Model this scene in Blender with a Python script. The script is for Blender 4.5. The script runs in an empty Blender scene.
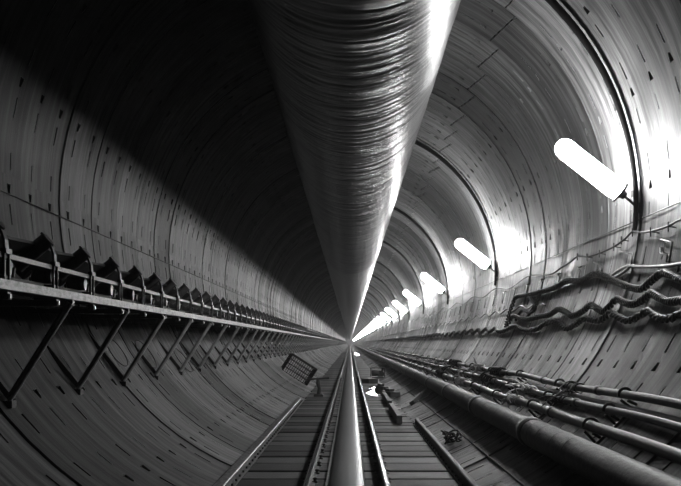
import bpy, math, random
from mathutils import Vector, noise
random.seed(7)
PI = math.pi
C = bpy.context.scene.collection

# ------------------------------------------------------------------ dimensions (metres)
F = 1000.0                 # focal length in pixels of the 681 px wide frame
VX, VY = 350.0, 343.0      # where the tunnel axis direction vanishes in the frame
CAMZ = 1.62                # camera height above the deck
R, ZC = 3.75, 3.46         # lining inner radius, height of tunnel axis above the deck
RW = 1.55                  # ring width
J0 = 12.9                  # a ring joint
LP = 8 * RW                # lamp pitch
YN, YF = J0 - 14 * RW, J0 + 560 * RW
TX = -0.03                 # track centre


def wall_pt(px, py, off=0.0):
    """point on the lining (offset inwards) seen at a given bearing"""
    dx, dz = (px - VX) / F, (VY - py) / F
    h = CAMZ - ZC
    a = dx * dx + dz * dz
    b = 2 * h * dz
    c = h * h - (R - off) ** 2
    t = (-b + math.sqrt(b * b - 4 * a * c)) / (2 * a)
    return Vector((dx * t, t, CAMZ + dz * t))


def slope_pt(side, slope, y, off=0.0):
    """point on the lining at depth y on the longitudinal line of given slope"""
    p = wall_pt(VX + side * 100, VY - 100 * slope, off)
    return Vector((p.x, y, p.z))


# ------------------------------------------------------------------ mesh builder
class MB:
    def __init__(self):
        self.v, self.f, self.s, self.m = [], [], [], []

    def add(self, vs, fs, smooth=False, mat=0):
        o = len(self.v)
        self.v += [tuple(p) for p in vs]
        for f in fs:
            self.f.append([i + o for i in f])
            self.s.append(smooth)
            self.m.append(mat)

    def box(self, x0, x1, y0, y1, z0, z1, mat=0):
        self.add([(x0, y0, z0), (x1, y0, z0), (x1, y1, z0), (x0, y1, z0), (x0, y0, z1), (x1, y0, z1), (x1, y1, z1), (x0, y1, z1)],
                 [(0, 3, 2, 1), (4, 5, 6, 7), (0, 1, 5, 4), (1, 2, 6, 5), (2, 3, 7, 6), (3, 0, 4, 7)], mat=mat)

    def bevbox(self, x0, x1, y0, y1, z0, z1, b=.01, mat=0):
        """box with chamfered top edges"""
        vs = [(x0, y0, z0), (x1, y0, z0), (x1, y1, z0), (x0, y1, z0),
              (x0, y0, z1 - b), (x1, y0, z1 - b), (x1, y1, z1 - b), (x0, y1, z1 - b),
              (x0 + b, y0 + b, z1), (x1 - b, y0 + b, z1), (x1 - b, y1 - b, z1), (x0 + b, y1 - b, z1)]
        fs = [(0, 3, 2, 1), (8, 9, 10, 11)]
        for k in (0, 4):
            fs += [(k + i, k + (i + 1) % 4, k + 4 + (i + 1) % 4, k + 4 + i) for i in range(4)]
        self.add(vs, fs, mat=mat)

    def bar(self, a, b, w, h, up=(0, 0, 1), mat=0):
        a, b = Vector(a), Vector(b)
        d = (b - a).normalized()
        u = Vector(up)
        s = d.cross(u)
        if s.length < 1e-4:
            s = d.cross(Vector((0, 1, 0)))
        s.normalize()
        u = s.cross(d)
        vs = []
        for p in (a, b):
            for i, j in ((-1, -1), (1, -1), (1, 1), (-1, 1)):
                vs.append(p + s * (i * w / 2) + u * (j * h / 2))
        self.add(vs, [(3, 2, 1, 0), (4, 5, 6, 7), (0, 1, 5, 4), (1, 2, 6, 5), (2, 3, 7, 6), (3, 0, 4, 7)], mat=mat)

    def tube(self, pts, r, n=8, cap=True, mat=0, smooth=True):
        pts = [Vector(p) for p in pts]
        rs = r if isinstance(r, (list, tuple)) else [r] * len(pts)
        ref = None
        vs = []
        for i, p in enumerate(pts):
            d = (pts[min(i + 1, len(pts) - 1)] - pts[max(i - 1, 0)])
            if d.length < 1e-9:
                d = Vector((0, 1, 0))
            d.normalize()
            if ref is None:
                ref = d.cross(Vector((0, 0, 1)))
                if ref.length < .1:
                    ref = d.cross(Vector((1, 0, 0)))
            ref = ref - d * ref.dot(d)
            ref.normalize()
            w = d.cross(ref)
            for k in range(n):
                t = 2 * PI * k / n
                vs.append(p + (ref * math.cos(t) + w * math.sin(t)) * rs[i])
        fs = []
        for i in range(len(pts) - 1):
            for k in range(n):
                fs.append((i * n + k, (i + 1) * n + k, (i + 1) * n + (k + 1) % n, i * n + (k + 1) % n))
        self.add(vs, fs, smooth, mat)
        if cap:
            o = len(pts) - 1
            self.add(vs[:n], [tuple(range(n))], False, mat)
            self.add(vs[o * n:], [tuple(range(n - 1, -1, -1))], False, mat)

    def mesh(self, name, *mats):
        me = bpy.data.meshes.new(name)
        me.from_pydata(self.v, [], self.f)
        for m in mats:
            me.materials.append(m)
        me.polygons.foreach_set('use_smooth', self.s)
        me.polygons.foreach_set('material_index', self.m)
        me.update()
        return me

    def build(self, name, mat, parent=None, loc=None):
        mats = mat if isinstance(mat, (list, tuple)) else [mat]
        return link(name, self.mesh(name, *mats), parent, loc)


def link(name, data, parent=None, loc=None):
    o = bpy.data.objects.new(name, data)
    C.objects.link(o)
    if parent is not None:
        o.parent = parent
    if loc is not None:
        o.location = loc
    return o


def tag(o, label=None, cat=None, group=None, kind=None):
    if label: o['label'] = label
    if cat: o['category'] = cat
    if group: o['group'] = group
    if kind: o['kind'] = kind
    return o


def thing(name, label, cat, loc=(0, 0, 0), group=None):
    o = link(name, None, None, loc)
    o.empty_display_size = .1
    return tag(o, label, cat, group)


ORD = ['nearest', 'second', 'third', 'fourth', 'fifth', 'sixth', 'seventh', 'eighth', 'ninth', 'tenth', 'eleventh', 'twelfth',
       'thirteenth', 'fourteenth', 'fifteenth', 'sixteenth', 'seventeenth', 'eighteenth', 'nineteenth', 'twentieth',
       'twenty-first', 'twenty-second', 'twenty-third', 'twenty-fourth', 'twenty-fifth', 'twenty-sixth', 'twenty-seventh',
       'twenty-eighth', 'twenty-ninth', 'thirtieth']


# ------------------------------------------------------------------ materials
def new_mat(name):
    m = bpy.data.materials.new(name)
    m.use_nodes = True
    nt = m.node_tree
    return m, nt, nt.nodes['Principled BSDF']


def simple(name, val, rough=.5, metal=0.0, spec=.5, nscale=0, namp=.3, bump=0.0, stretch=(1, 1, 1), rand=0.0):
    m, nt, b = new_mat(name)
    b.inputs['Roughness'].default_value = rough
    b.inputs['Metallic'].default_value = metal
    b.inputs['Specular IOR Level'].default_value = spec
    b.inputs['Base Color'].default_value = (val, val, val, 1)
    N = nt.nodes.new
    L = nt.links.new
    if nscale:
        tc = N('ShaderNodeTexCoord')
        mp = N('ShaderNodeMapping')
        mp.inputs['Scale'].default_value = stretch
        L(tc.outputs['Object'], mp.inputs['Vector'])
        no = N('ShaderNodeTexNoise')
        no.inputs['Scale'].default_value = nscale
        no.inputs['Detail'].default_value = 5
        no.inputs['Roughness'].default_value = .65
        L(mp.outputs[0], no.inputs['Vector'])
        mr = N('ShaderNodeMapRange')
        mr.inputs['From Min'].default_value = .3
        mr.inputs['From Max'].default_value = .7
        mr.inputs['To Min'].default_value = val * (1 - namp)
        mr.inputs['To Max'].default_value = val * (1 + namp)
        L(no.outputs['Fac'], mr.inputs['Value'])
        src = mr.outputs[0]
        if rand:
            oi = N('ShaderNodeObjectInfo')
            m2 = N('ShaderNodeMapRange')
            m2.inputs['To Min'].default_value = 1 - rand
            m2.inputs['To Max'].default_value = 1 + rand
            L(oi.outputs['Random'], m2.inputs['Value'])
            mu = N('ShaderNodeMath')
            mu.operation = 'MULTIPLY'
            L(src, mu.inputs[0])
            L(m2.outputs[0], mu.inputs[1])
            src = mu.outputs[0]
        L(src, b.inputs['Base Color'])
        if bump:
            bp = N('ShaderNodeBump')
            bp.inputs['Strength'].default_value = bump
            bp.inputs['Distance'].default_value = .02
            L(no.outputs['Fac'], bp.inputs['Height'])
            L(bp.outputs[0], b.inputs['Normal'])
    return m


def lining_material():
    m, nt, b = new_mat('segment_concrete')
    N, L = nt.nodes.new, nt.links.new

    def math_(op, a, c=None):
        n = N('ShaderNodeMath')
        n.operation = op
        for i, x in enumerate((a, c)):
            if x is None: continue
            if isinstance(x, (int, float)):
                n.inputs[i].default_value = x
            else:
                L(x, n.inputs[i])
        return n.outputs[0]
    tc = N('ShaderNodeTexCoord')
    sp = N('ShaderNodeSeparateXYZ')
    L(tc.outputs['Object'], sp.inputs[0])
    ang = math_('ARCTAN2', math_('SUBTRACT', sp.outputs['Z'], ZC), sp.outputs['X'])
    arc = math_('MULTIPLY', ang, R)
    ring = math_('FLOOR', math_('DIVIDE', math_('SUBTRACT', sp.outputs['Y'], J0), RW))

    def noise_(sa, sy, detail=4, rough=.6):
        cx = N('ShaderNodeCombineXYZ')
        L(math_('MULTIPLY', arc, sa), cx.inputs[0])
        L(math_('MULTIPLY', sp.outputs['Y'], sy), cx.inputs[1])
        L(math_('MULTIPLY', ring, 3.7), cx.inputs[2])
        n = N('ShaderNodeTexNoise')
        n.inputs['Scale'].default_value = 1
        n.inputs['Detail'].default_value = detail
        n.inputs['Roughness'].default_value = rough
        L(cx.outputs[0], n.inputs['Vector'])
        return n.outputs['Fac']
    streak = noise_(.45, 7.0)
    fine = noise_(1.2, 30.0, 3)
    blotch = noise_(1.4, 1.6, 6)
    wn = N('ShaderNodeTexWhiteNoise')
    wn.noise_dimensions = '1D'
    L(ring, wn.inputs['W'])

    def rng(x, f0, f1, t0, t1):
        n = N('ShaderNodeMapRange')
        for k, v in zip(('From Min', 'From Max', 'To Min', 'To Max'), (f0, f1, t0, t1)):
            n.inputs[k].default_value = v
        L(x, n.inputs['Value'])
        return n.outputs[0]
    v = math_('MULTIPLY', rng(streak, .36, .64, .45, 1.5), rng(fine, .3, .7, .7, 1.3))
    v = math_('MULTIPLY', v, rng(blotch, .3, .7, .72, 1.25))
    v = math_('MULTIPLY', v, rng(wn.outputs['Value'], 0, 1, .42, 1.62))
    v = math_('MULTIPLY', v, ALB)
    L(v, b.inputs['Base Color'])
    L(rng(blotch, .3, .7, .42, .68), b.inputs['Roughness'])
    b.inputs['Specular IOR Level'].default_value = .12
    bp = N('ShaderNodeBump')
    bp.inputs['Strength'].default_value = .35
    bp.inputs['Distance'].default_value = .02
    L(math_('ADD', streak, math_('MULTIPLY', fine, .35)), bp.inputs['Height'])
    L(bp.outputs[0], b.inputs['Normal'])
    return m


ALB = .14
EMIT = 165.0
M_LIN = lining_material()
M_DUCT = simple('duct_sheet_metal', .14, .4, .3, .5, 1.0, .35, .25, (.5, 14.0, .5))
M_RAIL = simple('rusty_rail_steel', .05, .6, .4, .5, 8, .4)
M_RAILTOP = simple('polished_rail_head', .55, .27, 1.0)
M_COVER = simple('smooth_drain_pipe', .08, .38, .5, .5, 2.0, .2, .05, (1, .2, 1))
M_WOOD = simple('weathered_deck_timber', .075, .65, 0, .15, 3.0, .55, .5, (.6, 9, 3), rand=.75)
M_BEAM = simple('worn_beam_steel', .06, .6, .1, .2, 6, .5, .3, (4, .6, 4))
M_MUD = simple('dark_mud_bed', .025, .55, 0, .5, 4, .5, .6)
M_GALV = simple('galvanised_steel', .22, .45, .5, .5, 7, .35, .1)
M_DARK = simple('dark_painted_steel', .035, .45, .3, .5, 6, .4, .1)
M_ROLL = simple('worn_roller_steel', .15, .4, .3, .5, 8, .4, .1)
M_IDL = simple('grimy_idler_steel', .035, .5, .3, .5, 8, .4, .1)
M_BELT = simple('black_rubber_belt', .012, .7, 0, .3, 5, .3, .1)
M_STRUT = simple('pale_strut_steel', .42, .5, .2, .5, 7, .35, .1)
M_STRING = simple('pale_channel_steel', .19, .5, .3, .5, 9, .75, .2, (3, 1, 3))
M_BLACK = simple('black_cable_sheath', .006, .5, 0, .22, 12, .3)
M_RUB = simple('matt_black_rubber_sheath', .006, .9, 0, .08, 12, .3)
M_GREY = simple('grey_cable_sheath', .025, .6, 0, .15, 10, .3)
M_PALE = simple('pale_cable_sheath', .18, .5, 0, .5, 10, .3)
M_PIPE = simple('grey_service_pipe', .07, .45, .1, .3, 5, .45, .15, (2, .7, 2))
M_HOSE = simple('scuffed_dark_hose', .024, .55, 0, .18, 7, .6, .35, (2, 1.2, 2))
M_WHITE = simple('pale_tie_wire', .38, .5, .1)
M_BOLT = simple('bright_bolt_steel', .6, .35, .6)
M_PUD = simple('still_water', .02, .10, 0, .6)
ml, nt_, b_ = new_mat('lit_lamp_diffuser')
b_.inputs['Base Color'].default_value = (.8, .8, .8, 1)
b_.inputs['Emission Color'].default_value = (1, 1, 1, 1)
b_.inputs['Emission Strength'].default_value = EMIT
M_LAMP = ml


# ------------------------------------------------------------------ tunnel lining (the setting)
DA = 4.5
GW = .03


def cyl(a, y, r):
    a = math.radians(a)
    return (r * math.cos(a), y, ZC + r * math.sin(a))


def lining(name, a0, a1):
    mb = MB()
    rows = int(round((a1 - a0) / DA))
    nrings = int(round((YF - YN) / RW))
    k = -1
    while k < nrings - 1:
        k += 1
        y0 = YN + k * RW
        rnd = random.Random(1000 + k)
        rr = R + rnd.uniform(-.012, .012)
        rt = rnd.uniform(-.02, .02)
        near = y0 < 75
        off = rnd.choice((2, 6, 10)) if k % 2 else rnd.choice((4, 8, 0))
        if near:
            cols = [GW, .26, .52, 1.03, 1.29, RW]
        else:
            cols = [GW, RW]
            if y0 > 260:            # far away: rings in fours
                k += 3
                cols = [GW, min(4 * RW, YF - y0)]
        # groove between rings
        vs, fs = [], []
        for i in range(rows + 1):
            a = a0 + i * DA
            vs += [cyl(a, y0, rr), cyl(a, y0, rr + .035), cyl(a, y0 + GW, rr + .035), cyl(a, y0 + GW, rr)]
        for i in range(rows):
            for j in range(3):
                p, q = i * 4 + j, (i + 1) * 4 + j
                fs.append((p, q, q + 1, p + 1))
        mb.add(vs, fs)
        # ring surface on a grid of its own vertices
        sv, sf = [], []
        nc = len(cols)
        lines = []          # angular lines: (angle, slant)
        joint = set()
        for i in range(rows + 1):
            ia = int(round((a0 + i * DA) / DA))
            lines.append((a0 + i * DA, 0.0))
            if near and i < rows and ia in (11, 19):
                sl = 1.5 if ia == 11 else (-1.5 if ia == 19 else .3)
                mid = a0 + (i + .5) * DA
                joint.add(len(lines))
                lines.append((mid - .16, sl))
                lines.append((mid + .16, sl))
        for a, sl in lines:
            for c in cols:
                sv.append(cyl(a + sl * (c / RW - .5) * 2, y0 + c, rr))
        for i in range(len(lines) - 1):
            mida = (lines[i][0] + lines[i + 1][0]) / 2
            ia = int(math.floor(mida / DA))
            plain = lines[i][1] == 0 and lines[i + 1][1] == 0
            for j in range(nc - 1):
                p, q = i * nc + j, (i + 1) * nc + j
                if i in joint:
                    # recessed joint between two segments
                    A = [sv[p], sv[q], sv[q + 1], sv[p + 1]]
                    D = [cyl(math.degrees(math.atan2(v[2] - ZC, v[0])), v[1], rr + .04) for v in A]
                    mb.add(A + D, [(4, 5, 6, 7), (0, 1, 5, 4), (2, 3, 7, 6)])
                    continue
                typ = ia % 4
                if near and plain and j in (1, 3) and typ in (0, 1, 3):
                    yc = y0 + (cols[j] + cols[j + 1]) / 2
                    ac = (lines[i][0] + lines[i + 1][0]) / 2
                    if typ == 0:      # trapezoid bolt pocket
                        q4 = [(-.8, -.06), (.8, -.03), (.8, .03), (-.8, .06)]
                        dep = (.09, .03)
                    elif typ == 1:    # long slit
                        q4 = [(-1.9, -.017), (1.6, -.012), (1.6, .012), (-1.9, .017)]
                        dep = (.07, .05)
                    else:
                        q4 = [(-1.6, .035), (1.3, .04), (1.3, .062), (-1.6, .066)]
                        dep = (.06, .04)
                    I = [(ac + da, yc + dy) for da, dy in q4]
                    o = len(sv)
                    sv += [cyl(a, y, rr) for a, y in I]
                    # frame of four quads: order p(a-,y-), q(a+,y-), q+1(a+,y+), p+1
                    out = [p, q, q + 1, p + 1]
                    for e in range(4):
                        sf.append((out[e], out[(e + 1) % 4], o + (e + 1) % 4, o + e))
                    top = [cyl(a, y, rr) for a, y in I]
                    bot = [cyl(a + (.3 if n in (0, 3) else -.1), y, rr + (dep[0] if n in (0, 3) else dep[1])) for n, (a, y) in enumerate(I)]
                    mb.add(top + bot, [(4, 5, 6, 7), (0, 1, 5, 4), (1, 2, 6, 5), (2, 3, 7, 6), (3, 0, 4, 7)])
                else:
                    sf.append((p, q, q + 1, p + 1))
        sv = [(x * (1 + rt * ((y - y0) / RW - .5) / R), y, ZC + (z - ZC) * (1 + rt * ((y - y0) / RW - .5) / R)) for x, y, z in sv]
        mb.add(sv, sf, True)
    o = mb.build(name, M_LIN)
    tag(o, kind='structure')
    return o


lining('wall_right', -72, 45)
lining('ceiling', 45, 135)
lining('wall_left', 135, 252)
mb = MB()
mb.box(-1.50, 1.50, YN, YF, -.30, -.10)
tag(mb.build('floor', M_MUD), kind='structure')
# plain bulkhead far down the drive and one behind the camera close the tube
for nm, y in (('wall_far', YF), ('wall_near', YN - .06)):
    mb = MB()
    vs = [cyl(i * 5, y, R + .01) for i in range(72)] + [cyl(i * 5, y + .06, R + .01) for i in range(72)]
    mb.add(vs, [tuple(range(72)), tuple(range(143, 71, -1))] + [(i, (i + 1) % 72, 72 + (i + 1) % 72, 72 + i) for i in range(72)])
    tag(mb.build(nm, M_LIN), kind='structure')

# ------------------------------------------------------------------ ventilation duct
DXC, DZC, DR = .04, ZC + 1.684, 1.047


def duct_r(a, y):
    # slanted creases of a sheet drawn over hoops
    u = y + .10 * math.sin(a * 1.0 + .6) + .06 * a
    w = noise.noise(Vector((a * .45, u * 1.6, 3.0)))
    c = noise.noise(Vector((a * .75 + 9, u * 7.0, 7.0)))
    c2 = noise.noise(Vector((a * .9 + 2, u * 22.0, 1.0)))
    ridge = (1 - abs(c)) ** 10
    return DR + .008 * w - .013 * ridge + .005 * c2


NA = 80
ys = []
y = 3.0
while y < 36:
    ys.append(y)
    y += .026
while y < 90:
    ys.append(y)
    y += .10
while y < 860:
    ys.append(y)
    y += 1.2
mb = MB()
vs, fs = [], []
for y in ys:
    for k in range(NA):
        a = 2 * PI * k / NA + PI / 2
        r = duct_r(a if a < 2 * PI + PI / 2 else a, y) if y < 90 else DR
        vs.append((DXC + r * math.cos(a), y, DZC + r * math.sin(a)))
for i in range(len(ys) - 1):
    for k in range(NA):
        fs.append((i * NA + k, (i + 1) * NA + k, (i + 1) * NA + (k + 1) % NA, i * NA + (k + 1) % NA))
mb.add(vs, fs, True)
duct = thing('ventilation_duct', 'huge round creased metallic ventilation duct hung under the tunnel crown', 'duct', (DXC, 0, DZC))
mb.v = [(x - DXC, y, z - DZC) for x, y, z in mb.v]
mb.build('duct_shell', M_DUCT, duct)
hm = MB()
hm.tube([(0, 0, DR - .03), (0, 0, ZC + R - DZC + .03)], .012, 6)
hm = hm.mesh('hanger', M_DARK)
for k in range(40):
    link('hanger', hm, duct, (-.08, 4.5 + k * 2 * RW, 0))

# ------------------------------------------------------------------ lamps with their arched feeder cables
NL = 70
ca, cb = Vector((2.80, 0, .68)), Vector((3.43, 0, .18))
dirn = (cb - ca).normalized()


def capsule(a, b, r, n=12):
    d = (b - a).normalized()
    pts, rs = [], []
    for t in range(4, 0, -1):
        q = t / 4 * PI / 2
        pts.append(a - d * r * math.sin(q)); rs.append(max(r * math.cos(q), .004))
    pts += [a, b]; rs += [r, r]
    for t in range(1, 5):
        q = t / 4 * PI / 2
        pts.append(b + d * r * math.sin(q)); rs.append(max(r * math.cos(q), .004))
    return pts, rs


mb = MB()
p_, r_ = capsule(ca, cb, .135)
mb.tube(p_, r_, 12)
ME_DIFF = mb.mesh('diffuser', M_LAMP)
mb = MB()
e = cb + dirn * .10
mb.tube([e - dirn * .01, e + dirn * .015, e + dirn * .035, e + dirn * .09], [.145, .15, .06, .045], 14)  # wall end cap, flared as an added hood to shade the nearby wall
ME_CAP = mb.mesh('hooded_end_cap', M_DARK)
mb = MB()
mb.tube([e + dirn * .05, Vector((3.76, 0, -.10))], .018, 8)
mb.box(3.70, 3.755, -.05, .05, -.16, -.02)
ME_ARM = mb.mesh('bracket_arm', M_DARK)
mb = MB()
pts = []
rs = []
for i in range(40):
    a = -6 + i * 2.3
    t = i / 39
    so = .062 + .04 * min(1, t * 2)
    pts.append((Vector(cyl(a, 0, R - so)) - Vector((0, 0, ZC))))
    rs.append(.03 + .035 * t)  # radius grows upwards so the cable also stands in for a widening shadow
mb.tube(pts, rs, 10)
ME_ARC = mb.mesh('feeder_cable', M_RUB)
for n in range(NL):
    y = J0 + n * LP
    if n < len(ORD):
        w = 'nearest' if n == 0 else ORD[n] + ' nearest'
        lb = 'glowing white tube lamp on an arm from the wall, %s of the receding row' % w
        cl = 'black feeder cable arched up the wall beside the %s tube lamp' % w
    else:
        lb = 'tiny white lamp far down the row, merging into the glow'
        cl = 'thin dark feeder cable arched up the wall far down the tunnel'
    L_ = thing('tube_lamp', lb, 'lamp', (0, y + .10, ZC), 'tube lamps along the right wall')
    link('diffuser', ME_DIFF, L_)
    link('hooded_end_cap', ME_CAP, L_)
    link('bracket_arm', ME_ARM, L_)
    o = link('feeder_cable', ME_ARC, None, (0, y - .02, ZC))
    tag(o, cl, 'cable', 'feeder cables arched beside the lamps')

# ------------------------------------------------------------------ track
SP = RW / 2
variants = []
for k in range(5):
    mb = MB()
    w = (.28, .345, .30, .36, .325)[k]
    mb.bevbox(-1.30 + .01 * k, 1.30, -w, w, -.10, -.004 * (k % 3), .012)
    variants.append(mb.mesh('track_sleeper', M_WOOD))
NS = 230
sleeper_y = []
for k in range(NS):
    y = J0 - 4 * RW + .2 + k * SP
    sleeper_y.append(y)
    vis = k - 4
    o = link('track_sleeper', variants[k % 5], None, (TX, y, 0))
    if 0 <= vis < 30:
        w = 'nearest' if vis == 0 else ORD[vis] + ' nearest'
        lb = 'wide timber sleeper across the track, %s to the viewer' % w
    elif vis < 0:
        lb = 'wide timber sleeper under the track at the feet of the viewer'
    else:
        lb = 'timber sleeper far down the track, one of a long run of thin stripes'
    tag(o, lb, 'sleeper', 'timber sleepers under the track')
RAIL_P = [(-.06, 0), (.06, 0), (.06, .012), (.012, .03), (.012, .10), (.033, .112), (.033, .135), (.025, .142), (.018, .143), (-.014, .143), (-.025, .142), (-.033, .135), (-.033, .112), (-.012, .10), (-.012, .03), (-.06, .012)]
clip = MB()
clip.box(-.03, .03, -.05, .05, .012, .03)
clip.tube([(0, -.02, .03), (0, -.02, .07)], .016, 6)
clip.box(-.025, .025, -.045, .005, .05, .065)
clip = clip.mesh('rail_clip', M_RAIL)
for side, x, in ((-1, TX - .43), (1, TX + .42)):
    mb = MB()
    n = len(RAIL_P)
    vs = [(px, 5, pz) for px, pz in RAIL_P] + [(px, 860, pz) for px, pz in RAIL_P]
    for i in range(n):
        mb.add([vs[i], vs[(i + 1) % n], vs[n + (i + 1) % n], vs[n + i]], [(0, 3, 2, 1)], False, 1 if i == 8 else 0)
    mb.add(vs, [tuple(range(n)), tuple(range(2 * n - 1, n - 1, -1))])
    r_t = thing('track_rail', '%s steel running rail with polished head, %s of the drain pipe' % (('left', 'left') if side < 0 else ('right', 'right')), 'rail', (x, 0, 0), 'running rails')
    mb.build('rail_bar', [M_RAIL, M_RAILTOP], r_t)
    for y in sleeper_y[:50]:
        for s in (-1, 1):
            link('rail_clip', clip, r_t, (s * .055, y, 0))
# round topped pipe between the rails
mb = MB()
vs, fs = [], []
NP = 20
for y in (5, 860):
    for k in range(NP + 1):
        a = PI * k / NP
        c_, s_ = math.cos(a), math.sin(a)
        vs.append((.20 * math.copysign(abs(c_) ** .5, c_), y, .02 + .085 * abs(s_) ** .6))
    vs += [(-.20, y, 0), (.20, y, 0)]
q = NP + 3
mb.add(vs, [(k, k + 1, q + k + 1, q + k) for k in range(NP)], True)
mb.add(vs, [(NP, NP + 1, q + NP + 1, q + NP), (NP + 1, NP + 2, q + NP + 2, q + NP + 1), (NP + 2, 0, q, q + NP + 2), tuple(range(q)), tuple(range(2 * q - 1, q - 1, -1))])
dp = thing('drain_pipe', 'long smooth grey half-round pipe running between the two rails', 'pipe', (TX, 0, 0))
mb.build('pipe_body', M_COVER, dp)
mb = MB()
mb.box(-.245, -.203, 5, 860, 0, .035)
tag(mb.build('edge_strip', M_STRING, dp), 'thin pale strip along its left edge')

# ------------------------------------------------------------------ kerb beams and loose timbers beside the track


def channel(name, x0, x1, y0, y1, h, lip, mat, label, cat, inner):
    t = thing(name, label, cat, ((x0 + x1) / 2, y0, 0))
    hw = (x1 - x0) / 2
    mb = MB()
    mb.bevbox(-hw, hw, 0, y1 - y0, -.10, h, .012)
    mb.build('beam_body', mat, t)
    mb = MB()
    mb.box(inner * hw, inner * (hw + lip), .02, y1 - y0 - .02, .0, .018) if inner > 0 else mb.box(-(hw + lip), -hw, .02, y1 - y0 - .02, 0, .018)
    mb.build('beam_flange', mat, t)
    bm_ = MB()
    bm_.tube([(0, 0, .018), (0, 0, .045)], .014, 6)
    bm_ = bm_.mesh('bolt', M_DARK)
    k = 0
    while .2 + k * .39 < y1 - y0 and k < 60:
        link('bolt', bm_, t, (inner * (hw + lip / 2), .2 + k * .39, 0))
        k += 1
    return t


channel('kerb_beam', -1.47, -1.345, 7.5, 27.6, .10, .05, M_STRING, 'long pale steel kerb beam along the left ends of the sleepers', 'beam', 1)
channel('kerb_beam', 1.285, 1.36, 7.5, 19.8, .13, .04, M_BEAM, 'long dark kerb beam along the right ends of the sleepers', 'beam', -1)
for y0, y1, x, lb in ((20.0, 24.2, .99, 'short dark timber baulk lying on the sleepers just beyond the right kerb beam'),
                      (25.2, 29.6, 1.0, 'farther short timber baulk lying on the sleepers near the bright puddle')):
    mb = MB()
    mb.bevbox(-.055, .055, 0, y1 - y0, 0, .17, .01)
    tag(mb.build('timber_baulk', M_BEAM, None, (x, y0, 0)), lb, 'timber')


# puddles of still water on the deck
def puddle(x, y, w, h, lb, seed):
    rnd = random.Random(seed)
    mb = MB()
    n = 28
    ring = []
    for k in range(n):
        a = 2 * PI * k / n
        q = 1 + .25 * noise.noise(Vector((math.cos(a) * 1.3, math.sin(a) * 1.3, seed)))
        ring.append((w * q * math.cos(a), h * q * math.sin(a)))
    vs = [(px, py, .012) for px, py in ring] + [(px * 1.03, py * 1.02, 0) for px, py in ring]
    mb.add(vs, [tuple(range(n))] + [(k, n + k, n + (k + 1) % n, (k + 1) % n) for k in range(n)], False)
    tag(mb.build('puddle', M_PUD, None, (x, y, 0)), lb, 'puddle')


puddle(.93, 32.2, .42, 1.7, 'bright puddle on the sleepers right of the track, mirroring the lamps', 2)
puddle(.92, 36.0, .30, 1.2, 'smaller puddle just beyond the bright one, right of the track', 5)
puddle(.91, 146, .33, 22, 'small glinting puddle beside the right rail far down the tunnel', 9)

# ------------------------------------------------------------------ belt conveyor on wall brackets
ST = 2.06                                     # top of stringers
XO, XI = -2.38, -3.28
conv = thing('belt_conveyor', 'long dark belt conveyor carried on struts along the wall opposite the lamps', 'conveyor', (XO, 0, ST))
off_ = Vector((XO, 0, ST))


def loc(p):
    return Vector(p) - off_


def cpart(mb, name, mat, label=None):
    mb.v = [tuple(Vector(v) - off_) for v in mb.v]
    o = mb.build(name, mat, conv)
    if label: o['label'] = label
    return o


YC0, YC1 = 4.0, 840.0
for x, s in ((XO, -1), (XI, 1)):
    mb = MB()
    mb.box(x - .006, x + .006, YC0, YC1, ST - .068, ST)
    mb.box(min(x, x + s * .045), max(x, x + s * .045), YC0, YC1, ST - .008, ST)
    mb.box(min(x, x + s * .045), max(x, x + s * .045), YC0, YC1, ST - .068, ST - .060)
    cpart(mb, 'stringer', M_STRING, 'pale steel channel' )
mb = MB()
mb.bar((XO - .03, YC0, ST + .17), (XO - .03, YC1, ST + .17), .03, .035)
cpart(mb, 'side_rail', M_IDL)
# carrying belt: troughed profile
prof = [(-2.53, ST + .356), (-2.57, ST + .333), (-2.70, ST + .255), (-2.78, ST + .235), (-2.90, ST + .235), (-2.98, ST + .255), (-3.09, ST + .333), (-3.13, ST + .356)]
mb = MB()
yy = [YC0 + .575 * k for k in range(200)] + [130, 200, 300, YC1]
vs, fs = [], []
for i, y in enumerate(yy):
    sag = -.025 * abs(math.sin(PI * (y - 6.95) / 1.15)) if i < 200 else -.015
    for x, z in prof:
        vs.append((x, y, z + sag))
    for x, z in reversed(prof):
        vs.append((x, y, z + sag + .022))
n = 2 * len(prof)
for i in range(len(yy) - 1):
    for k in range(n):
        fs.append((i * n + k, (i + 1) * n + k, (i + 1) * n + (k + 1) % n, i * n + (k + 1) % n))
mb.add(vs, fs, False)
cpart(mb, 'carrying_belt', M_BELT)
mb = MB()
mb.box(-3.2, -2.47, YC0, YC1, ST + .02, ST + .04)
cpart(mb, 'return_belt', M_BELT)


def idler_frame(mb, y):
    mb.bar((XO - .01, y - .05, ST), (XO - .01, y - .05, ST + .20), .02, .012)
    mb.bar((XO - .01, y + .05, ST), (XO - .01, y + .05, ST + .20), .02, .012)
    mb.box(XO - .03, XO + .012, y - .06, y + .06, ST + .18, ST + .215)
    pts = [(XO - .01, ST + .20), (XO - .015, ST + .28), (XO - .045, ST + .36), (XO - .09, ST + .43), (XO - .115, ST + .45)]
    for (xa, za), (xb, zb) in zip(pts, pts[1:]):
        mb.bar((xa, y, za), (xb, y, zb), .07, .016, (1, 0, .3))
    mb.bar((XO - .01, y, ST + .02), (XI + .01, y, ST + .02), .06, .02)
    mb.bar((-2.74, y, ST + .02), (-2.72, y, ST + .17), .03, .02)
    mb.bar((-2.94, y, ST + .02), (-2.96, y, ST + .17), .03, .02)
    pts = [(XI + .01, ST), (XI + .015, ST + .28), (XI + .045, ST + .36), (XI + .09, ST + .43)]
    for (xa, za), (xb, zb) in zip(pts, pts[1:]):
        mb.bar((xa, y, za), (xb, y, zb), .07, .016, (1, 0, .3))


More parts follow.
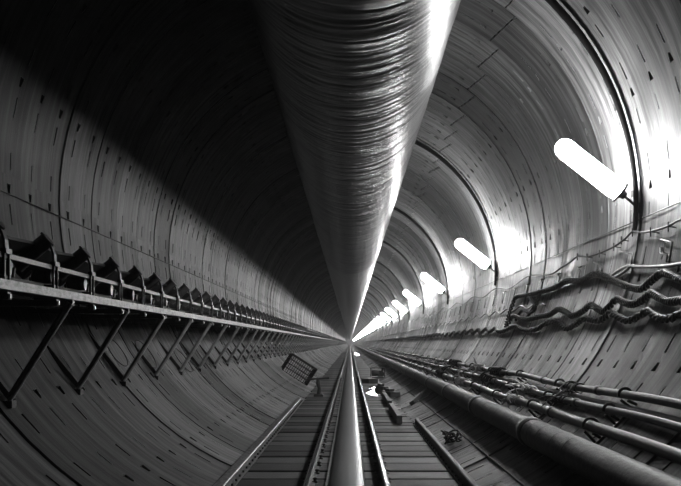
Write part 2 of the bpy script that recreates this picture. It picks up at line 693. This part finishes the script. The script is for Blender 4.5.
def rollers(mb, y, which):
    a, b = (((XO - .06, y, ST + .405), (-2.70, y, ST + .185)), ((-2.75, y, ST + .175), (-2.93, y, ST + .175)), ((-2.98, y, ST + .19), (XI + .10, y, ST + .375)))[which]
    mb.tube([a, b], .066, 12)


mb = MB(); idler_frame(mb, 0); mb.v = [tuple(Vector(v) - Vector((XO, 0, ST))) for v in mb.v]; ME_IF = mb.mesh('idler_frame', M_IDL)
ME_RO = []
for w in range(3):
    mb = MB(); rollers(mb, 0, w); mb.v = [tuple(Vector(v) - Vector((XO, 0, ST))) for v in mb.v]; ME_RO.append(mb.mesh('roller', M_ROLL))
mb = MB()
mb.tube([(.0, 0, -.115), (.026, 0, -.115)], .02, 6)
ME_BO = mb.mesh('bolt', M_BOLT)
mb = MB()
mb.box(-.04, .012, -.03, .03, -.135, -.085)
ME_LUG = mb.mesh('lug', M_DARK)
YI0 = 6.95 - 1.15
for k in range(100):
    f_ = link('idler_frame', ME_IF, conv, (0, YI0 + k * 1.15, 0))
    if k < 45:
        for w in range(3):
            link('roller', ME_RO[w], f_)
        link('lug', ME_LUG, f_)
        tag(link('bolt', ME_BO, f_), 'bright bolt head')
mb = MB()
k = 100
while YI0 + k * 1.15 < YC1:
    idler_frame(mb, YI0 + k * 1.15); k += 2
cpart(mb, 'idler_frame', M_IDL).__setitem__('kind', 'stuff')


def bracket(strut, arm, post, plate, y):
    zt = ST - .10
    strut.tube([(XO - .0, y, zt - .0), (-2.90, y, 1.14)], .03, 10)
    arm.bar((XO + .02, y + .03, zt + .0), (-3.44, y + .03, zt), .06, .05)
    post.bar((-3.42, y + .05, 1.80), (-2.88, y + .05, 1.13), .07, .05, (1, 0, 1))
    plate.box(-2.97, -2.86, y - .04, y + .08, 1.07, 1.13)


MS = {}
sm, am, pm, plm = MB(), MB(), MB(), MB()
bracket(sm, am, pm, plm, 0)
for b in (sm, am, pm, plm):
    b.v = [tuple(Vector(v) - Vector((XO, 0, ST))) for v in b.v]
ME_ST, ME_AR, ME_PO, ME_PL = sm.mesh('strut', M_STRUT), am.mesh('support_arm', M_DARK), pm.mesh('wall_post', M_DARK), plm.mesh('foot_plate', M_DARK)
YB0, BP = 8.5, 2.15
for k in range(100):
    a_ = link('support_arm', ME_AR, conv, (0, YB0 - BP + k * BP, 0))
    link('strut', ME_ST, a_)
    link('wall_post', ME_PO, a_)
    if k < 40:
        link('foot_plate', ME_PL, a_)
mb = MB()
k = 100
while YB0 + k * BP < YC1:
    bracket(mb, mb, mb, mb, YB0 - BP + k * BP); k += 1
cpart(mb, 'support_arm', M_GALV).__setitem__('kind', 'stuff')

# ------------------------------------------------------------------ pipes along the foot of the right wall


def wavy(x, z, y0, y1, amp, seed, dense=90):
    pts = []
    y = y0
    while y < y1:
        a = amp
        pts.append((x + a * noise.noise(Vector((y * .28, seed, 0))), y, z + a * noise.noise(Vector((y * .28, seed, 5)))))
        y += .35 if y < 45 else (1.2 if y < dense else 8)
    return pts


PIPES = [('service_hose', 2.088, CAMZ - 1.025, .158, .0, M_HOSE, 'thickest dark hose pipe lying below all the service pipes', 'pipe', 1),
         ('service_pipe', 2.73, CAMZ - .52, .042, .026, M_PIPE, 'topmost grey service pipe on the hooked wall brackets', 'pipe', 2),
         ('service_pipe', 2.575, CAMZ - .67, .038, .04, M_PIPE, 'thin grey service pipe, second from the top on the hooked wall brackets', 'pipe', 3),
         ('service_pipe', 2.38, CAMZ - .82, .054, .03, M_PIPE, 'grey service pipe running just above the thickest dark hose', 'pipe', 4),
         ('service_pipe', 2.703, CAMZ - .643, .035, .008, M_DARK, 'dark thin tube close against the wall behind the grey service pipes', 'pipe', 5)]  # thin dark tube between the wall and the grey pipes
pipe_paths = {}
for nm, x, z, r, amp, mat, lb, cat, seed in PIPES:
    t = thing(nm, lb, cat, (x, 6, z))
    pts = [(px - x, py - 6, pz - z) for px, py, pz in wavy(x, z, 5, 860, amp, seed)]
    pipe_paths[seed] = [Vector(p) + Vector((x, 6, z)) for p in pts]
    mb = MB()
    mb.tube(pts, r, 20 if r > .1 else 12)
    mb.build('pipe_run', mat, t)
    cm = MB()
    if r > .1:
        cm.tube([(0, -.16, 0), (0, -.14, 0), (0, .14, 0), (0, .16, 0)], [r + .004, r + .014, r + .014, r + .004], 20)
    else:
        cm.tube([(0, -.07, 0), (0, -.06, 0), (0, .06, 0), (0, .07, 0)], [r + .002, r + .012, r + .012, r + .002], 12)
    cm = cm.mesh('coupling', M_HOSE if r > .1 else M_DARK)
    rg = MB()
    rg.tube([(0, -.022, 0), (0, -.012, 0), (0, .012, 0), (0, .022, 0)], [r + .002, r + .018, r + .018, r + .002], 20)
    rg = rg.mesh('clamp_ring', M_WHITE)
    pitch = 4.7 if r > .1 else 3.1
    for k in range(14):
        y = (11.5 if r > .1 else 10.2 + .4 * seed) + k * pitch
        best = min(pts, key=lambda p: abs(p[1] + 6 - y))
        c_ = link('coupling', cm, t, (best[0], y - 6, best[2]))
        if r > .1:
            link('clamp_ring', rg, c_, (0, .0, 0))
    if r > .1:
        # scuffed spiral banding
        bd = MB()
        bd.tube([(0, -.01, 0), (0, .0, 0), (0, .01, 0)], [r + .001, r + .006, r + .001], 20, cap=False)
        bd = bd.mesh('band', M_DARK)
        for k in range(40):
            link('band', bd, t, (0, 9.2 - 6 + k * .62 + random.uniform(-.1, .1), 0))


# brackets that carry the pipes on the wall
def bracket_at(n, y):
    lb = 'black pipe bracket with hooks under the service pipes, %s along the right wall' % (ORD[n] if n == 0 else ORD[n] + ' nearest') if n < 24 else 'tiny black pipe bracket far along the right wall'
    o0 = Vector((2.75, y, CAMZ - .8))
    t = thing('pipe_bracket', lb, 'bracket', o0, 'pipe brackets on the right wall')
    mb = MB()
    a0, a1 = -41.5, -54.0
    P = [Vector(cyl(a0 + (a1 - a0) * i / 6, y, R - .012)) - o0 for i in range(7)]
    for i in range(6):
        mb.bar(P[i], P[i + 1], .06, .03, (-1, 0, 1))
    mb.build('wall_strip', M_DARK, t)
    for sd in (2, 3, 4):
        x, z, r = [(p[1], p[2], p[3]) for p in PIPES if p[8] == sd][0]
        pp = min(pipe_paths[sd], key=lambda p: abs(p.y - y))
        c = Vector((pp.x, y, pp.z))
        rel = Vector((c.x, 0, c.z - ZC)).normalized()
        w = Vector((rel.x * R, y, ZC + rel.z * R))
        mb = MB()
        # J-shaped hook round the pipe
        side = Vector((rel.z, 0, -rel.x))          # along the wall, downwards
        if side.z > 0: side = -side
        q = r + .022
        pts = [w]
        for i in range(11):
            a = PI * (-.15 + 1.3 * i / 10)
            pts.append(c + rel * (q * math.cos(a)) * 1.0 + (-side) * (q * math.sin(a)))
        pts.append(c + side * q * .9 - rel * q * .5)
        mb.tube([p - o0 for p in pts], .016, 6)
        mb.tube([w - o0 + side * (q + .0), c + side * (q + .005) - o0], .016, 6)
        mb.build('hook', M_BLACK, t)


for n in range(30):
    bracket_at(n, 9.8 - 3.1 + 3.1 * n + .1)


# wire and rope wound round the pipes
def wrap(name, seeds, y, length, turns, r, mat, lb, cat, seed, ends=3):
    rnd = random.Random(seed)
    mb = MB()
    c0 = None
    for sd in seeds:
        pr = [p[3] for p in PIPES if p[8] == sd][0]
        path = pipe_paths[sd]
        pts = []
        for i in range(turns * 12 + 1):
            t = i / (turns * 12)
            yy = y + (t - .5) * length + .05 * noise.noise(Vector((t * 9, seed, sd)))
            q = min(path, key=lambda p: abs(p.y - yy))
            k = path.index(q)
            q2 = path[min(k + 1, len(path) - 1)]
            f = (yy - q.y) / max(q2.y - q.y, .1)
            ctr = q + (q2 - q) * max(-1, min(1, f))
            rr = pr + r + .004 + .035 * max(0, noise.noise(Vector((t * 11, 3, seed + sd))))
            a = 2 * PI * turns * t
            pts.append(Vector((ctr.x + rr * math.cos(a), yy, ctr.z + rr * math.sin(a))))
            if c0 is None: c0 = ctr.copy()
        mb.tube(pts, r, 6)
        for k in range(ends):
            p = pts[rnd.randrange(len(pts))].copy()
            d = Vector((rnd.uniform(-.8, .2), rnd.uniform(-1, 1), rnd.uniform(0, 1))).normalized()
            e = []
            for i in range(7):
                e.append(p.copy())
                d = (d + Vector((rnd.uniform(-.5, .5), rnd.uniform(-.5, .5), -.25))).normalized()
                p = p + d * .055
            mb.tube(e, r * .9, 6)
    mb.v = [tuple(Vector(v) - c0) for v in mb.v]
    return tag(mb.build(name, mat, None, c0), lb, cat)


wrap('tie_wire', (4, 3), 14.4, .75, 5, .011, M_WHITE, 'pale tie wire wound round two service pipes next to the thickest hose', 'wire', 3, 5)
wrap('tie_wire', (2, 3), 12.2, .8, 4, .009, M_BLACK, 'black wire wound round the topmost service pipe, near the pale tie wire', 'wire', 8, 4)
wrap('hose_wrap', (2, 3), 18.4, 1.2, 5, .02, M_BLACK, 'dark hose coiled over the upper service pipes beyond the pale tie wire', 'hose', 12, 3)
wrap('rope_wrap', (4, 2), 21.2, 1.4, 6, .016, M_WHITE, 'pale loose rope wound round the pipes beyond the coiled dark hose', 'rope', 21, 5)
wrap('hose_wrap', (2, 4), 26.0, 2.2, 6, .024, M_BLACK, 'dark hose coiled over the pipes beyond the pale loose rope', 'hose', 31, 3)


def tangle(name, c, size, n, r, mat, lb, cat, seed):
    rnd = random.Random(seed)
    mb = MB()
    for k in range(n):
        p = Vector((rnd.uniform(-1, 1) * size[0], rnd.uniform(-1, 1) * size[1], rnd.uniform(-.6, .6) * size[2]))
        d = Vector((rnd.uniform(-1, 1), rnd.uniform(-1, 1), rnd.uniform(-.5, 1))).normalized()
        pts = []
        for i in range(9):
            pts.append(p.copy())
            d = (d + Vector((rnd.uniform(-1, 1), rnd.uniform(-1, 1), rnd.uniform(-1, 1))) * .6 - Vector((p.x / size[0], p.y / size[1], p.z / size[2])) * .35).normalized()
            p = p + d * .055
        mb.tube(pts, r, 6)
    return tag(mb.build(name, mat, None, c), lb, cat)


# ------------------------------------------------------------------ cables on the right wall
def resample(pts, step):
    out = []
    n = len(pts)
    for i in range(n - 1):
        p0, p1, p2, p3 = pts[max(i - 1, 0)], pts[i], pts[i + 1], pts[min(i + 2, n - 1)]
        m = max(2, int((p2 - p1).length / step))
        for k in range(m):
            t = k / m
            out.append(.5 * ((2 * p1) + (p2 - p0) * t + (2 * p0 - 5 * p1 + 4 * p2 - p3) * t * t + (3 * p1 - p0 - 3 * p2 + p3) * t ** 3))
    out.append(pts[-1])
    return out


def px_path(pts, off):
    return [wall_pt(x, y, off) for x, y in pts]


def rope(name, path, lb, sr=.023, tr=.029, pitch=.17, strands=2, step=.028, loose=0.0):
    pts = resample(path, step)
    mb = MB()
    for s in range(strands):
        out = []
        ln = 0
        for i, p in enumerate(pts):
            d = (pts[min(i + 1, len(pts) - 1)] - pts[max(i - 1, 0)]).normalized()
            if i: ln += (p - pts[i - 1]).length
            rad = Vector((p.x, 0, p.z - ZC)).normalized()
            u = d.cross(rad).normalized()
            w = u.cross(d)
            a = 2 * PI * (ln / pitch + s / strands)
            q = tr * (1 + loose * noise.noise(Vector((ln, s * 7.0, 2.0))))
            out.append(p + u * q * math.cos(a) + w * q * math.sin(a))
        mb.tube(out, sr, 6)
    o = mb.build(name, M_BLACK)
    return tag(o, lb, 'cable', 'thick twisted cables on the right wall')


def cr4(l):
    return [(481 + x / 3.4, 210 + y / 3.4) for x, y in l]


OFFC = .075
c1 = cr4([(860, 215), (770, 250), (680, 237), (620, 214), (580, 240), (545, 268), (500, 260), (450, 240), (410, 222), (380, 220), (340, 240), (290, 242), (255, 262), (205, 278), (160, 288), (120, 296), (106, 325), (92, 365), (84, 395)])
rope('twisted_cable', px_path(c1, OFFC), 'uppermost thick black twisted cable sagging along the wall, ending in a drop')
c2 = cr4([(860, 270), (770, 320), (680, 308), (640, 312), (610, 300), (580, 284), (550, 305), (520, 320), (490, 315), (460, 304), (440, 325), (415, 345), (395, 335), (370, 324), (345, 345), (310, 360), (285, 345), (262, 338), (235, 355), (200, 362), (150, 372), (110, 362), (90, 392)])
rope('twisted_cable', px_path(c2, OFFC + .01), 'middle one of the three thick black twisted cables zigzagging along the wall')
near3 = cr4([(860, 320), (770, 372), (720, 358), (680, 352), (650, 366), (620, 370), (590, 358), (565, 342), (540, 358), (500, 376), (470, 365), (440, 350), (420, 366), (400, 375), (350, 370), (320, 390), (290, 402), (270, 384), (250, 378), (220, 384), (190, 404), (150, 408), (115, 395), (80, 410)])
path3 = px_path(near3, OFFC)
far3 = []
y = path3[-1].y + .8
k = 0
while y < 320:
    sl = .082 + (.022 if k % 2 else -.004)
    far3.append(slope_pt(1, sl + random.uniform(-.004, .004), y, OFFC))
    y += .78 if y < 95 else 6
    k += 1
rope('twisted_cable', path3 + far3, 'lowest thick black twisted cable, running on in zigzags far down the tunnel', step=.05)
# strands hanging between the cables where the upper one drops
for lb, l in (('black cable drop hanging between the upper and middle twisted cables', [(205, 278), (190, 310), (170, 345), (150, 372)]),
              ('short black cable loop beside the drop of the uppermost twisted cable', [(160, 290), (185, 330), (165, 350), (140, 340), (118, 375)])):
    mb = MB()
    mb.tube(resample(px_path(cr4(l), .08), .06), .028, 8)
    tag(mb.build('cable_drop', M_RUB), lb, 'cable')


def thin(name, path, r, mat, lb, cat='cable', step=.12):
    mb = MB()
    mb.tube(resample(path, step) if step else path, r, 6)
    return tag(mb.build(name, mat), lb, cat)


# straight survey wires on both walls, then a cable standing in for a joint
thin('straight_wire', [slope_pt(1, .427, y, .03) for y in (5, 60, 200, 860)], .008, M_BLACK, 'thin straight black wire rising along the right wall below the lamps', 'wire', None)
thin('straight_wire', [slope_pt(-1, .437, y, .02) for y in (5, 60, 200, 860)], .009, M_BLACK, 'thin straight black wire along the left wall above the conveyor', 'wire', None)
thin('straight_wire', [slope_pt(1, -.82, y, .012) for y in (8, 40, 100, 300)], .012, M_BLACK, 'thin black cable standing in for a lining joint, low on the right between track and thick hose', 'wire', None)


def cr5(l):
    return [(560 + x / 5.63, 200 + y / 5.63) for x, y in l]


m1 = cr5([(860, 60), (690, 105), (600, 150), (500, 178), (430, 182), (405, 178), (370, 215), (300, 265), (220, 300), (150, 320), (100, 318), (50, 355), (0, 385)])
pth = px_path(m1, .09)
y = pth[-1].y + 1
k = 0
while y < 120:
    pth.append(slope_pt(1, .355 + (.02 if k % 2 else -.012), y, .06)); y += 2.3; k += 1
cl = thing('signal_cable', 'slender grey cable clipped to short pale pegs along the right wall', 'cable')
mb = MB(); mb.tube(resample(pth, .15), .014, 6); mb.build('cable_run', M_GREY, cl)
peg = 0
for (x, yv) in cr5([(690, 110), (610, 148), (510, 178), (408, 180), (345, 225), (303, 262), (222, 300), (152, 320), (98, 318)]):
    mb = MB()
    a = wall_pt(x, yv, .10)
    b = Vector((a.x, 0, a.z - ZC)).normalized() * (R + .01)
    mb.tube([a, Vector((b.x, a.y, b.z + ZC))], .008, 6)
    mb.tube([a + Vector((0, 0, .05)), a - Vector((0, 0, .06))], .009, 6)
    mb.build('peg', M_GREY, cl)
thin('pale_cable', px_path(cr5([(860, 330), (690, 358), (600, 372), (520, 375), (440, 376), (395, 370), (350, 385), (310, 410), (290, 432), (305, 437), (350, 412), (385, 385), (395, 370)]), .06), .022, M_PALE,
     'pale cable looped back on itself above the twisted cables, right wall')


def hook(pts, n, lb):
    mb = MB()
    P = px_path(pts, .07)
    P.append(wall_pt(pts[-1][0], pts[-1][1], -.01))
    mb.tube([wall_pt(pts[0][0], pts[0][1], -.01)] + P, .012, 6)
    tag(mb.build('cable_hook', M_DARK), lb, 'hook', 'bent rod hooks on the right wall')


hook(cr5([(335, 290), (410, 305), (400, 375)]), 0, 'bent dark rod hook above the pale cable loop')
hook(cr5([(565, 222), (632, 238), (615, 350)]), 1, 'tall bent dark rod hook above the pale cable, nearest to the viewer')
hook(cr5([(567, 270), (565, 300), (605, 310), (600, 345)]), 2, 'small stepped rod hook below the tall bent one')
hook(cr5([(190, 350), (240, 368), (235, 400)]), 3, 'small bent rod hook left of the pale cable loop')
k = 0
for y in [J0 + 1.2 + i * RW for i in range(24)]:
    if y < 15.5: continue
    s = .30
    x = 2.0
    px0 = lambda sl, dy: slope_pt(1, sl, y + dy, .07)
    mb = MB()
    mb.tube([slope_pt(1, .33, y + .25, -.01), slope_pt(1, .33, y + .25, .07), slope_pt(1, .312, y, .07), slope_pt(1, .26, y + .04, .07), slope_pt(1, .26, y + .04, -.01)], .012, 6)
    lb = 'bent rod hook on the right wall below the lamps, %s of a receding line' % (ORD[k] if k == 0 else ORD[k] + ' nearest')
    tag(mb.build('cable_hook', M_DARK), lb, 'hook', 'bent rod hooks on the right wall')
    k += 1
# lower slender cable beyond the drop
pth = []
y = 18.0
k = 0
while y < 110:
    pth.append(slope_pt(1, .205 + (.012 if k % 2 else -.012), y, .05)); y += .9; k += 1
thin('signal_cable', pth, .016, M_BLACK, 'slender black cable wriggling along the right wall beyond the cable drop')

# ------------------------------------------------------------------ loose things beside the track
# tipped steel cage on the left slope
cg = thing('wire_cage', 'dark steel bar cage tipped over on the left slope beside the track', 'cage', (-2.0, 37, .50))
mb = MB()
W, D, H = .52, .5, .52
crn = [(sx * W, sy * D, sz * H) for sx in (-1, 1) for sy in (-1, 1) for sz in (-1, 1)]
for i in range(8):
    for j in range(i + 1, 8):
        if sum(abs(a - b) > 1e-6 for a, b in zip(crn[i], crn[j])) == 1:
            mb.bar(crn[i], crn[j], .045, .045, (.3, .2, 1))
mb.build('frame', M_BLACK, cg)
for nm, axis, sgn in (('side_mesh', 0, -1), ('side_mesh', 0, 1), ('end_mesh', 1, -1), ('end_mesh', 1, 1), ('base_mesh', 2, -1)):
    mb = MB()
    for k in range(1, 6):
        t = -1 + 2 * k / 6
        if axis == 0:
            mb.bar((sgn * W, t * D, -H), (sgn * W, t * D, H), .025, .025)
            mb.bar((sgn * W, -D, t * H), (sgn * W, D, t * H), .02, .02)
        elif axis == 1:
            mb.bar((t * W, sgn * D, -H), (t * W, sgn * D, H), .025, .025)
            mb.bar((-W, sgn * D, t * H), (W, sgn * D, t * H), .02, .02)
        else:
            mb.bar((t * W, -D, -H), (t * W, D, -H), .09, .02)
            mb.bar((-W, t * D, -H), (W, t * D, -H), .09, .02)
    mb.build(nm, M_BLACK, cg)
cg.rotation_euler = (0, math.radians(33), math.radians(8))
# post with a cross bar
po = thing('track_post', 'short dark post with a crossbar standing left of the track by the cage', 'post', (-.95, 30.2, 0))
mb = MB(); mb.bevbox(-.14, .14, -.12, .12, 0, .08, .02); mb.build('base_block', M_DARK, po)
mb = MB(); mb.tube([(.0, 0, .06), (.02, 0, .25), (-.02, 0, .40), (-.02, 0, .55)], [.06, .05, .06, .05], 10); mb.build('post_body', M_DARK, po)
mb = MB(); mb.bar((-.35, 0, .52), (.32, 0, .56), .06, .06); mb.build('crossbar', M_DARK, po)
# pump unit on the right
pu = thing('pump_unit', 'dark pump unit in a tube frame against the right slope beyond the puddles', 'pump', (1.27, 46, 0))
mb = MB(); mb.bevbox(-.33, .33, -.3, .3, 0, .08, .01); mb.build('base_skid', M_DARK, pu)
mb = MB(); mb.tube([(-.28, 0, .24), (-.26, 0, .24), (.06, 0, .24), (.10, 0, .24)], [.08, .15, .15, .10], 14); mb.build('motor', M_DARK, pu)
mb = MB(); mb.tube([(.12, -.12, .2), (.12, .12, .2)], .17, 14); mb.tube([(.2, 0, .3), (.24, 0, .46)], .05, 10); mb.build('pump_housing', M_HOSE, pu)
mb = MB()
for s in (-1, 1):
    mb.tube([(s * .31, -.27, .06), (s * .31, -.27, .48), (s * .31, .27, .48), (s * .31, .27, .06)], .018, 6)
mb.tube([(-.31, -.27, .48), (.31, -.27, .48)], .018, 6)
mb.build('tube_frame', M_BLACK, pu)
# tool box and blocks
tb = thing('tool_box', 'low dark tool box on the sleepers nearer than the pump unit', 'box', (.80, 40.5, 0))
mb = MB(); mb.bevbox(-.21, .21, -.3, .3, 0, .15, .01); mb.build('box_body', M_DARK, tb)
mb = MB(); mb.bevbox(-.22, .22, -.31, .31, .15, .19, .015); mb.build('lid', M_DARK, tb)
mb = MB(); mb.tube([(-.1, 0, .185), (-.1, 0, .23), (.1, 0, .23), (.1, 0, .185)], .012, 6); mb.build('handle', M_GALV, tb)
tb.rotation_euler.z = .5
for x, y, w, lb in ((1.33, 30.3, .15, 'dark offcut timber block on the sleeper ends right of the bright puddle'), (1.17, 34.0, .10, 'small dark timber block between the two puddles and the thick hose')):
    mb = MB(); mb.bevbox(-w, w, -.5, .5, 0, .16, .015)
    mb.bevbox(-w * .6, w * .4, -.2, .3, .16, .24, .01)
    o = tag(mb.build('timber_block', M_DARK, None, (x - .1, y, 0)), lb, 'timber')
    o.rotation_euler.z = .25
# broken batten on the right slope
a, b = wall_pt(412, 403, .09), wall_pt(426, 389, .09)
bt = thing('broken_batten', 'broken timber batten with pale splintered end on the right slope', 'timber', (a + b) / 2)
h = (b - a) / 2
mb = MB(); mb.bar(-h, h * .1, .12, .09, (-.6, 0, .8)); mb.build('batten', M_DARK, bt)
mb = MB()
for k in range(4):
    mb.bar(h * -.1 + Vector((.02 * k - .03, 0, .015 * k - .02)), h * (.8 + .1 * (k % 2)) + Vector((.03 * k - .05, .05 * k, .02 * k - .02)), .03, .03)
mb.build('splintered_end', M_PALE, bt)
p = wall_pt(452, 438, .09)
tangle('rope_tangle', p, (.09, .30, .10), 12, .014, M_BLACK, 'small dark tangle of rope lying on the right slope beside the kerb beam', 'rope', 77)
# wire loops hanging under the conveyor
for (x, yv, rad, lb) in ((117, 352, .22, 'thin pale wire loop hanging by the second visible conveyor strut'), (146, 354, .25, 'thin pale wire loop hanging by the third visible conveyor strut'), (183, 360, .26, 'thin pale wire loop hanging by the fourth visible conveyor strut')):
    c = wall_pt(x, yv, .10)
    rad_v = Vector((c.x, 0, c.z - ZC)).normalized()
    tng = Vector((-rad_v.z, 0, rad_v.x))
    mb = MB()
    mb.tube([c + (tng * math.cos(t) * rad + Vector((0, 1, 0)) * math.sin(t) * rad * 1.6) * 1.0 for t in [2 * PI * i / 24 for i in range(25)]], .006, 5)
    tag(mb.build('wire_loop', M_GREY), lb, 'wire')

# ------------------------------------------------------------------ world, camera, colour
w = bpy.data.worlds.new('World')
bpy.context.scene.world = w
w.use_nodes = True
w.node_tree.nodes['Background'].inputs[0].default_value = (0, 0, 0, 1)
w.node_tree.nodes['Background'].inputs[1].default_value = 0
# thin dusty air in the tunnel
sca = w.node_tree.nodes.new('ShaderNodeVolumeScatter')
sca.inputs['Density'].default_value = .0012
sca.inputs['Anisotropy'].default_value = .45
w.node_tree.links.new(sca.outputs[0], w.node_tree.nodes['World Output'].inputs['Volume'])
cam = bpy.data.cameras.new('camera')
cam.sensor_width = 36
cam.lens = 36 * F / 681
cam.shift_x = -(VX - 340.5) / 681
cam.shift_y = (VY - 243) / 681
cam.clip_end = 2000
co = bpy.data.objects.new('camera', cam)
C.objects.link(co)
co.location = (0, 0, CAMZ)
co.rotation_euler = (PI / 2, 0, 0)
sc = bpy.context.scene
sc.camera = co
vs_ = sc.view_settings
vs_.view_transform = 'Standard'
vs_.look = 'None'
vs_.exposure = 0
vs_.gamma = 1
try:
    vs_.use_curve_mapping = False
except Exception:
    pass
sc.cycles.max_bounces = 6
sc.cycles.diffuse_bounces = 0
sc.cycles.volume_bounces = 0
sc.cycles.glossy_bounces = 1
sc.cycles.sample_clamp_indirect = 3
sc.cycles.use_denoising = True
